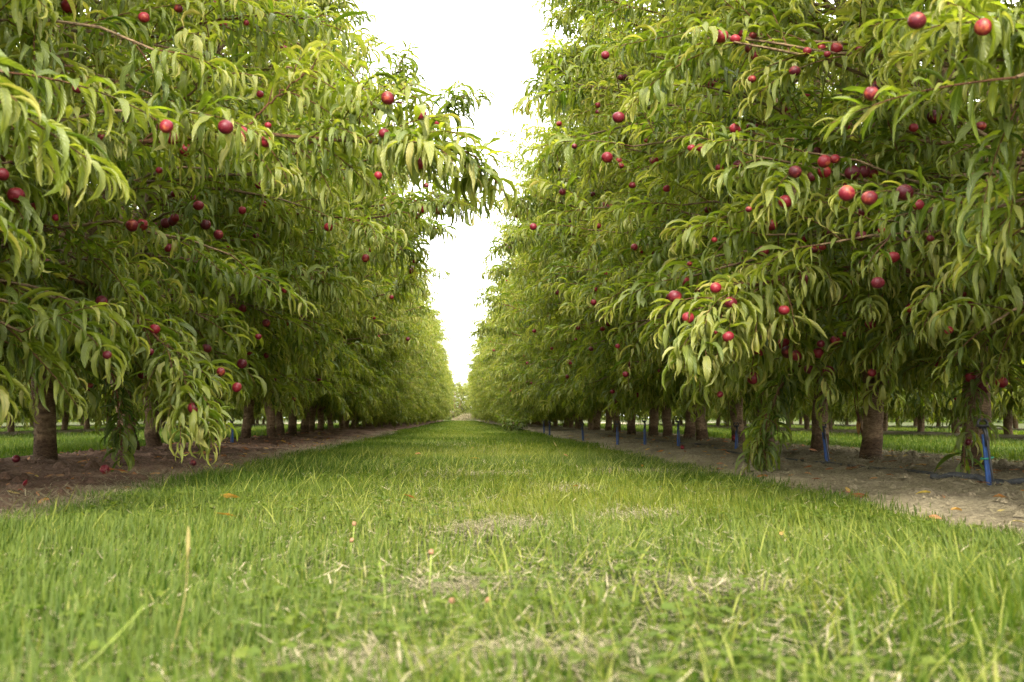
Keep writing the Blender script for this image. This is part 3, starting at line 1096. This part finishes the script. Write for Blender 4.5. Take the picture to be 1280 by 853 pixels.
# fallen leaves
lf = Leaves()
m = 900
x = np.concatenate([rng.uniform(BACK_L + .2, EDGE_L - .02, m // 2), rng.uniform(EDGE_R + .02, BACK_R - .2, m // 2)])
y = 2.8 + 15 * rng.random(m) ** 1.3
az = rng.uniform(0, 6.28, m)
L_ = rng.uniform(.03, .085, m)
lf.add(np.stack([x, y, ground_z(x, y) + .012], 1), np.stack([np.cos(az), np.sin(az), rng.uniform(-.05, .25, m)], 1), L_, L_ * .27,
       rng.uniform(-.3, .6, m), rng.uniform(.1, .8, m), rng.normal(0, .5, m), rng.normal(0, .6, m), rng.random(m) ** 1.1)
m = 12
x = rng.uniform(-1.3, 1.5, m)
y = 2.6 + 8 * rng.random(m)
az = rng.uniform(0, 6.28, m)
L_ = rng.uniform(.05, .10, m)
lf.add(np.stack([x, y, ground_z(x, y) + .035], 1), np.stack([np.cos(az), np.sin(az), rng.uniform(-.1, .3, m)], 1), L_, L_ * .27,
       rng.uniform(-.3, .6, m), rng.uniform(.1, .8, m), rng.normal(0, .5, m), rng.normal(0, .6, m), rng.random(m) * .8)
V, Q, U, T = lf.arrays(rng)
o = link('fallen_leaves', build_mesh('fallen_leaves', V, Q, mats=(M_FALLEN,), tone=T, uvq=U))
tag(o, 'orange and yellow fallen leaves scattered on the soil under the trees', 'leaves', kind='stuff')

# clods on the soil
CV, CQ = [], []
m = 5200
x = np.concatenate([rng.uniform(BACK_L, EDGE_L - .1, m // 2), rng.uniform(EDGE_R + .1, BACK_R, m // 2)])
y = 2.8 + 12 * rng.random(m) ** 1.2
z = ground_z(x, y)
octa = np.array([(1, 0, 0), (.7, .7, .1), (0, 1, 0), (-.7, .7, -.1), (-1, 0, 0), (-.7, -.7, .1), (0, -1, 0), (.7, -.7, 0), (.4, .1, .75), (-.1, .4, .8), (-.4, -.1, .75), (.1, -.4, .8)], float)
oq = np.array([(0, 1, 9, 8), (1, 2, 3, 9), (3, 4, 10, 9), (4, 5, 6, 10), (6, 7, 11, 10), (7, 0, 8, 11), (8, 9, 10, 11)])
s = rng.gamma(1.6, .0055, m) + .003
V = octa[None] * s[:, None, None] * rng.uniform(.6, 1.3, (m, 12, 3)) + np.stack([x, y, z], 1)[:, None, :]
Q = (np.arange(m)[:, None, None] * 12 + oq[None]).reshape(-1, 4)
side = np.repeat((x > 0).astype(int), len(oq))
o = link('soil_clods', build_mesh('soil_clods', V.reshape(-1, 3), Q, mats=(M_SOIL_L, M_SOIL_R), qmat=side, smooth=False))
tag(o, 'loose crumbs and clods of earth on the soil strips', 'soil clods', kind='stuff')

# clover leaves in the lane
lf = Leaves()
m = 3400
x = rng.uniform(-1.3, 1.4, m)
y = .8 + 4.5 * rng.random(m) ** 1.4
cl = vnoise(x * 2.0, y * 2.0, 44)
ctr = at(340, 810, 1.4)
near = np.exp(-(((x - ctr[0] - .03) / .17) ** 2 + ((y - 1.45) / .35) ** 2))
k = in_view(x, y) & ((cl > .66) | (rng.random(m) < near))
x, y = x[k], y[k]
m = len(x)
h = rng.uniform(.022, .05, m)
for j in range(3):
    az = rng.uniform(0, .4, m) + j * 2.09 + x * 40
    L_ = rng.uniform(.012, .019, m)
    lf.add(np.stack([x, y, ground_z(x, y) + h], 1), np.stack([np.cos(az), np.sin(az), rng.uniform(0, .4, m)], 1), L_, L_ * .95,
           rng.uniform(0, .7, m), rng.uniform(.0, .4, m), rng.normal(0, .2, m), rng.normal(0, .2, m), rng.uniform(.1, .55, m))
V, Q, U, T = lf.arrays(rng, np.array([.3, .8, 1.0, .8, .3]), 5)
o = link('clover_leaves', build_mesh('clover_leaves', V, Q, mats=(M_GRASS,), tone=T, uvq=U))
tag(o, 'low clover leaves growing among the lane grass', 'clover', kind='stuff')

# ------------------------------------------------------------------ small things


def gpt(px, py, dz=0.0):
    d = ray(px, py)
    t = 1.0
    for _ in range(60):
        p = Vector((0, 0, CAM_Z)) + d * t
        z = float(ground_z(np.array([p.x]), np.array([p.y]))[0]) + dz
        t += (p.z - z) * 2.0
    return np.array((p.x, p.y, z))


def ball(name, c, rad, mat, parent, squash=1.0, bumps=.15, seed=0):
    r = np.random.default_rng(seed)
    nu, nv = 12, 8
    V = []
    for j in range(nv + 1):
        ph = np.pi * j / nv
        for i in range(nu):
            th = 2 * np.pi * i / nu
            q = rad * (1 + bumps * (r.random() - .5))
            V.append((q * np.sin(ph) * np.cos(th), q * np.sin(ph) * np.sin(th), q * np.cos(ph) * squash))
    Q = [[j * nu + i, (j + 1) * nu + i, (j + 1) * nu + (i + 1) % nu, j * nu + (i + 1) % nu] for j in range(nv) for i in range(nu)]
    return link(name, build_mesh(name, np.array(V) + np.array(c), Q, mats=(mat,)), parent)


clover_spec = [((440, 700), .085, 'dry brown clover head, upper of the pair standing left of the lane centre'),
               ((437, 706), .055, 'dry brown clover head, lower of the pair standing left of the lane centre'),
               ((536, 752), .090, 'pinkish clover head on a tall pale stem above the dry hay patch'),
               ((562, 778), .035, 'low brown clover head left of its twin in front of the dry hay patch'),
               ((607, 778), .035, 'low brown clover head right of its twin in front of the dry hay patch')]
for i, ((px, py), h, lab) in enumerate(clover_spec):
    p = gpt(px, py)
    e = empty('clover_flower', p, lab, 'clover flower', 'dry clover heads in the lane grass')
    tb = Tubes()
    tb.add([(0, 0, 0), (.002, 0, h * .5), (.004, .001, h)], [.0013, .0012, .001], 5)
    link('stem', wood_mesh('stem', tb, M_STALK), e)
    ball('flower_head', (.004, .001, h), .005, M_CLOVER, e, 1.0, .5, i)

stalks = [((206, 838), .15, .10, 'tall blurred brown grass stalk with a seed head near the lower left', M_DRYSTALK),
          ((60, 880), .13, .75, 'thick yellow green grass stem leaning right near the lower left corner', M_STALK),
          ((475, 790), .11, -.1, 'upright pale green grass stem left of the tall clover head', M_STALK),
          ((705, 585), .16, -.35, 'thin straw coloured stalk leaning over the grass before the right trunks', M_DRYSTALK),
          ((735, 578), .13, .0, 'short straw coloured stalk upright before the right trunks', M_DRYSTALK)]
for i, ((px, py), h, ln, lab, mt) in enumerate(stalks):
    p = gpt(px, py)
    e = empty('grass_stalk', p, lab, 'grass stalk', 'single grass stalks in the lane')
    tb = Tubes()
    t = np.linspace(0, 1, 7)[:, None]
    pts = np.hstack([ln * h * t ** 1.2 + .012 * np.sin(2.6 * t), .02 * t, h * t * (1 - .2 * abs(ln))])
    tb.add(pts, np.linspace(.0012, .0007, 7) * (.6 if i == 0 else .8), 5)
    link('stem', wood_mesh('stem', tb, mt), e)
    if i in (0, 3):
        tb = Tubes()
        d = norm(pts[-1] - pts[-2])
        tb.add([pts[-1] - d * .002, pts[-1] + d * .012, pts[-1] + d * .03, pts[-1] + d * .042], [.001, .0021, .0018, .0005], 7, wob=.5, r=rng)
        link('seed_head', wood_mesh('seed_head', tb, M_DRYSTALK), e)

# blue irrigation stakes
stk = [((1237, 606), .225, .018, 'blue irrigation stake nearest the camera, with a green tie, in front of a trunk', True),
       ((1034, 578), .20, .02, 'blue irrigation stake with a round black head beside the leaning trunk', False),
       ((920, 561), .17, -.01, 'short blue irrigation stake just left of the trailing leafy bough', False),
       ((848, 558), .22, .0, 'blue irrigation stake with dark head standing between two right row trunks', False),
       ((806, 556), .22, .0, 'slim dark blue irrigation stake beside the middle trunks of the right row', False),
       ((772, 556), .20, .0, 'blue irrigation stake in shade before the thin right row trunks', False),
       ((729, 550), .20, .01, 'small blue irrigation stake at the last clear trunk of the right row', False),
       ((687, 543), .22, .0, 'tiny distant blue irrigation stake, right one of a far pair', False),
       ((680, 541), .22, .0, 'tiny distant blue irrigation stake, left one of a far pair', False)]


def stake(p, h, tilt, lab, tie, seed):
    r = np.random.default_rng(seed)
    e = empty('irrigation_stake', p, lab, 'irrigation stake', 'blue irrigation stakes along the rows')
    # a channel-section plastic post, wider at the foot
    ks = np.linspace(-.06, h, 9)
    V = []
    for z in ks:
        wv = np.interp(z, [-.06, 0, h * .3, h], [.012, .017, .015, .012])
        ox = -tilt * z / h
        for u, v in ((-1, -.35), (-.55, -.6), (.55, -.6), (1, -.35), (.85, .25), (.3, -.1), (-.3, -.1), (-.85, .25)):
            V.append((ox + wv * u, wv * v * 1.0, z + (.006 * u if z == h else 0)))
    Q = [[j * 8 + i, j * 8 + (i + 1) % 8, (j + 1) * 8 + (i + 1) % 8, (j + 1) * 8 + i] for j in range(8) for i in range(8)]
    nV = len(V)
    Q += [[64, 65, 70, 71], [65, 66, 69, 70], [66, 67, 68, 69]]
    link('post', build_mesh('post', V, Q, mats=(M_BLUE,), smooth=False), e)
    tb = Tubes()
    tb.add([(-tilt * .9, -.020, h * .75), (-tilt, -.018, h + .005), (-tilt - .004, -.004, h + .03), (-tilt - .004, 0, h + .034)], [.008, .010, .011, .006], 8)
    for k in range(2):     # the ringed sprinkler deflector
        a = np.linspace(0, 2 * np.pi, 13)
        tb.add(np.stack([-tilt - .004 + .022 * np.cos(a), .022 * np.sin(a) * (1 - k), h + .034 + .010 * k + .022 * np.sin(a) * k], 1), .006, 5, cap=False)
    link('sprinkler_head', wood_mesh('sprinkler_head', tb, M_BLACK), e)
    tb = Tubes()
    tb.add(bezier(np.array((-tilt, -.022, h * .95)), np.array((-tilt * .3 - .006, -.034, h * .45)), np.array((.004, -.026, -.01)), 9), .0048, 6)
    link('feed_tube', wood_mesh('feed_tube', tb, M_BLACK), e)
    if tie:
        a = np.linspace(0, 2 * np.pi, 13)
        tb = Tubes()
        tb.add(np.stack([-tilt * .5 + .026 * np.cos(a), -.003 + .024 * np.sin(a), h * .52 + .004 * np.cos(a)], 1), .004, 5, cap=False)
        link('tie', wood_mesh('tie', tb, M_GREENTIE), e)
    return e


for i, ((px, py), h, tilt, lab, tie) in enumerate(stk):
    stake(gpt(px, py), h, tilt, lab, tie, i)
stake(np.array((8.5 - .35, 15.4, .05)), .3, .1, 'blue irrigation stake in the neighbouring right row seen past the nearest trunk', False, 33)
stake(np.array((6.25 * 0 - 2.5, 11.15, .05)), .22, .0, 'blue irrigation stake between the left row trunks', False, 34)

# drip hoses along the rows
for side, X, lab in (('right', XR - .42, 'dark grey drip hose lying along the foot of the right row'), ('left', XL - .28, 'dark drip hose lying along the foot of the left row')):
    ys = np.arange(3.2, 40, .16)
    xs = X + .10 * (vnoise(ys * .7, ys * 0, 3) - .5) * 2
    zs = np.array([float(ground_z(np.array([a]), np.array([b]))[0]) for a, b in zip(xs, ys)])
    zs = np.convolve(np.pad(zs, 2, mode='edge'), np.ones(5) / 5, 'valid') + .008
    tb = Tubes()
    tb.add(np.stack([xs, ys, zs - .005], 1), .009, 8)
    tag(link('drip_hose', wood_mesh('drip_hose', tb, M_HOSE)), lab, 'hose', 'drip hoses along the rows')
# cross piece of hose near the first stake
a, b = gpt(1165, 598), gpt(1330, 607)
tt = np.linspace(0, 1, 18)
xs = a[0] + (b[0] - a[0]) * tt
ys = a[1] + (b[1] - a[1]) * tt + .04 * np.sin(tt * 5)
zs = np.array([float(ground_z(np.array([p]), np.array([q]))[0]) for p, q in zip(xs, ys)]) + .010
tb = Tubes()
tb.add(np.stack([xs, ys, zs], 1), .015, 9)
tag(link('drip_hose', wood_mesh('drip_hose', tb, M_HOSE)), 'short thick blue grey hose lying across the soil behind the nearest blue stake', 'hose', 'drip hoses along the rows')

# fallen fruit
for i, (px, py, s, me, lab) in enumerate([
        (131, 592, .75, 'rot', 'rotting red and orange nectarine on the dark soil before the nearest left trunk'),
        (241, 583, .7, 'ok', 'dark red fallen nectarine under the trailing leafy bough on the left'),
        (31, 610, .5, 'flat', 'squashed red nectarine on the dark soil at the left frame edge'),
        (20, 578, .7, 'ok', 'fallen red nectarine left of the nearest left trunk near the grass'),
        (853, 562, .6, 'ok', 'small fallen pinkish nectarine at the foot of a right row stake')]):
    p = gpt(px, py)
    m_ = fruit_mesh(50 + i, M_ROT if me == 'rot' else M_FRUIT, .034, .7 if me == 'flat' else 1)
    m_.name = 'fallen_nectarine'
    o = link('fallen_nectarine', m_)
    o.location = p + np.array((0, 0, .02))
    o.scale = (s, s, s * (.5 if me == 'flat' else 1))
    o.rotation_euler = (random.uniform(.6, 2.2), random.uniform(-.6, .6), random.uniform(0, 6))
    tag(o, lab, 'fallen fruit', 'fallen nectarines on the soil')

# dead weed by the straight right trunk
p = gpt(1083, 574)
e = empty('dead_weed', p, 'dead reddish weed stems with a yellow leaf beside the straight right trunk', 'weed')
r = np.random.default_rng(5)
tb = Tubes()
for k in range(5):
    tx = -.10 + .05 * k + r.normal(0, .015)
    t = np.linspace(0, 1, 9)[:, None]
    tb.add(np.hstack([tx * t + .01 * np.sin(t * 7 + k), .05 * t * r.normal() + 0 * t, (.42 + .2 * r.random()) * t]), np.linspace(.006, .002, 9), 6)
link('stem', wood_mesh('stem', tb, M_REDSTEM), e)
lf = Leaves()
lf.add(np.array([(-.055, -.02, .27)]), np.array([(-.1, -.2, -.6)]), np.array([.11]), np.array([.034]), np.array([.3]), np.array([.2]), np.array([.3]), np.array([.2]), np.array([.62]))
V, Q, U, T = lf.arrays(r)
link('leaf', build_mesh('leaf', V, Q, mats=(M_FALLEN,), tone=T, uvq=U), e)['label'] = 'yellow orange leaf'

# pale heap of dry grass at the end of the lane
rm = np.random.default_rng(31)
m = 5200
a = rm.uniform(0, 6.28, m)
q = np.sqrt(rm.random(m))
x = 1.7 * q * np.cos(a)
y = 1.0 * q * np.sin(a)
z = .62 * (1 - q ** 2) * rm.uniform(.55, 1.0, m) * (.7 + .6 * vnoise(x * 1.5, y * 1.5, 3))
V, Q, T = strips(np.stack([x, y, z], 1), rm.uniform(.15, .4, m), rm.uniform(.006, .016, m), rm.uniform(0, 6.28, m), rm.uniform(.2, 1.5, m), rm.uniform(.2, 1.0, m), rm.uniform(.45, 1, m), 3)
o = link('hay_heap', build_mesh('hay_heap', V, Q, mats=(M_DRY,), tone=T))
o.location = (.9, 93, 0)
tag(o, 'pale tan heap of dry grass at the far end of the grass lane', 'hay heap')

# leafy sucker growing low at the right edge of the lane
p = gpt(641, 539)
e = empty('sucker_plant', p, 'low bushy green sucker growing by the far right soil edge of the lane', 'plant')
r = np.random.default_rng(6)
tw, lv = Tubes(), Leaves()
for k in range(18):
    a = r.random() * 6.28
    grow_shoot(tw, lv, r, (.06 * np.cos(a), .06 * np.sin(a), .02), (np.cos(a) * .6, np.sin(a) * .6, 1.0 + r.random()), .3 + .22 * r.random(), .4, .4, .14)
link('foliage', crown_mesh('foliage', tw, lv, r), e)
tb = Tubes()
tb.add([(0, 0, -.02), (0, .01, .1), (.02, 0, .25)], [.02, .016, .01], 6)
link('stem', wood_mesh('stem', tb), e)

# ------------------------------------------------------------------ light
SUN_EL, SUN_AZ = 39.0, 180.0          # azimuth from +Y clockwise: behind and to the left of the camera
w = bpy.data.worlds.new('World')
SC.world = w
w.use_nodes = True
nt = w.node_tree
for n_ in list(nt.nodes):
    nt.nodes.remove(n_)
wo = nt.nodes.new('ShaderNodeOutputWorld')
sky = nt.nodes.new('ShaderNodeTexSky')
sky.sky_type = 'NISHITA'
sky.sun_disc = False
sky.sun_elevation = R(SUN_EL)
sky.sun_rotation = R(SUN_AZ)
b1 = nt.nodes.new('ShaderNodeBackground')
b1.inputs[1].default_value = .06
nt.links.new(sky.outputs[0], b1.inputs[0])
# the closed layer of cloud: brighter overhead than near the horizon, as an overcast sky is
tc = nt.nodes.new('ShaderNodeTexCoord')
sp = nt.nodes.new('ShaderNodeSeparateXYZ')
nt.links.new(tc.outputs['Generated'], sp.inputs[0])
nz = N(nt, 'ShaderNodeTexNoise', Scale=2.5, Detail=5.0)
nt.links.new(tc.outputs['Generated'], nz.inputs['Vector'])
cr = ramp(nt, [(0.0, (.68, .668, .632)), (.35, (.71, .697, .66)), (1.0, (.86, .845, .80))], sp.outputs[2])
cl = mixc(nt, 1.0, cr.outputs[0], ramp(nt, [(.3, (.93, .93, .94)), (.7, (1.05, 1.05, 1.04))], nz.outputs[0]).outputs[0], 'MULTIPLY')
b2 = nt.nodes.new('ShaderNodeBackground')
b2.inputs[1].default_value = 1.0
nt.links.new(cl, b2.inputs[0])
mx = nt.nodes.new('ShaderNodeMixShader')
mx.inputs[0].default_value = .88
nt.links.new(b1.outputs[0], mx.inputs[1])
nt.links.new(b2.outputs[0], mx.inputs[2])
nt.links.new(mx.outputs[0], wo.inputs[0])

sl = bpy.data.lights.new('sun', 'SUN')
sl.energy = 1.15
sl.angle = R(12)
sl.color = (1.0, .92, .79)
so = bpy.data.objects.new('sun', sl)
COL.objects.link(so)
az = R(SUN_AZ)
sd = Vector((math.sin(az) * math.cos(R(SUN_EL)), math.cos(az) * math.cos(R(SUN_EL)), math.sin(R(SUN_EL))))
so.rotation_euler = (-sd).to_track_quat('-Z', 'Y').to_euler()
so.location = (0, -5, 30)

# ------------------------------------------------------------------ fruit where the photograph shows it, on the face of the foliage
FR = [(86, 8, 28), (277, 30, 16), (223, 11, 12), (180, 22, 14), (308, 29, 7), (325, 118, 10), (157, 158, 20), (208, 158, 16), (233, 188, 20),
      (282, 159, 20), (304, 168, 24), (335, 157, 10), (352, 104, 8), (97, 110, 12), (480, 167, 16), (20, 244, 24), (3, 218, 14), (42, 258, 12),
      (165, 282, 18), (178, 281, 14), (248, 257, 22), (257, 281, 14), (303, 263, 10), (57, 330, 16), (127, 377, 15), (177, 372, 9), (323, 421, 9),
      (312, 441, 8), (276, 465, 11), (188, 440, 10), (134, 444, 12), (113, 484, 10), (243, 510, 18), (178, 468, 12), (548, 264, 10), (492, 243, 8),
      (481, 249, 8), (457, 323, 10), (467, 397, 8), (463, 312, 7), (510, 424, 7), (518, 327, 6), (70, 272, 9), (199, 213, 9), (127, 172, 12),
      (1146, 26, 22), (1229, 34, 20), (941, 45, 12), (1009, 64, 11), (1034, 68, 7), (940, 99, 12), (982, 140, 15), (919, 161, 15), (945, 157, 7),
      (1089, 117, 19), (1168, 146, 19), (1226, 158, 14), (1142, 160, 12), (1021, 190, 13), (864, 185, 11), (875, 185, 11), (776, 97, 8), (808, 176, 7),
      (849, 72, 6), (1080, 215, 17), (1091, 217, 15), (1056, 246, 10), (1080, 266, 16), (1076, 295, 17), (1102, 288, 9), (1034, 291, 10), (1028, 309, 11),
      (1163, 298, 10), (1177, 364, 19), (1139, 385, 16), (1204, 368, 8), (1214, 382, 13), (1186, 413, 12), (980, 430, 16), (985, 440, 16), (1057, 418, 9),
      (1026, 430, 10), (1090, 466, 11), (1172, 455, 9), (1213, 472, 13), (1229, 485, 16), (1252, 478, 16), (1195, 498, 7), (1000, 455, 8), (1172, 540, 9),
      (1211, 553, 10), (918, 547, 9), (900, 493, 8), (784, 293, 8), (755, 256, 8), (741, 243, 7), (762, 258, 8), (728, 266, 7), (815, 316, 6), (862, 330, 6),
      (697, 366, 7), (742, 378, 8), (744, 362, 7), (772, 433, 7), (771, 457, 8), (720, 425, 8), (712, 454, 9), (683, 465, 7), (709, 471, 6), (787, 455, 7),
      (788, 461, 8), (782, 468, 9), (770, 502, 8), (796, 494, 7), (659, 454, 6), (718, 183, 7), (800, 145, 8), (936, 262, 9), (893, 300, 7)]
rf = random.Random(3)
for _ in range(125):        # many more over the two walls
    if rf.random() < .68:
        FR.append((rf.uniform(600, 1150), rf.uniform(40, 500), 0))
    else:
        FR.append((rf.uniform(180, 550), rf.uniform(120, 500), 0))
bpy.context.view_layer.update()
dg = bpy.context.evaluated_depsgraph_get()
org = Vector((0, 0, CAM_Z))
todo = []
for px, py, dm in FR:
    d = ray(px, py)
    start = .6
    best = None
    hit, loc_, nor, idx, ob, mtx = SC.ray_cast(dg, org + d * start, d, distance=60)
    if not hit:
        continue
    top = ob
    while top.parent:
        top = top.parent
    if top.get('category') != 'tree':
        continue
    dist = (loc_ - org).length
    todo.append((org + d * (dist - .012), top, max(.45, min(1.0, dm * dist / FPX / .068)) if dm else rf.uniform(.65, .95)))
for k, (p, top, s) in enumerate(todo):
    f = link('nectarine', FRUIT_ME[k % 3], top)
    f.location = top.matrix_world.inverted() @ p
    f.rotation_euler = (random.uniform(-.5, .5), random.uniform(-.5, .5), random.uniform(0, 6.28))
    f.scale = (s, s, s)

# ------------------------------------------------------------------ render settings
vs = SC.view_settings
vs.view_transform = 'Standard'
vs.look = 'None'
vs.exposure = 3.15
vs.gamma = 1.0
cy = SC.cycles
cy.max_bounces = 8
cy.diffuse_bounces = 4
cy.glossy_bounces = 2
cy.transmission_bounces = 6
cy.caustics_reflective = False
cy.caustics_refractive = False
cy.use_adaptive_sampling = False
cy.adaptive_threshold = .01
cy.use_denoising = True
cy.denoising_input_passes = 'RGB_ALBEDO_NORMAL'
cy.denoising_prefilter = 'NONE'
cy.sample_clamp_indirect = 1.0
print('leaves per tree', len(VAR[0][1].polygons) // 12, 'grass polys', len(grass.data.polygons))
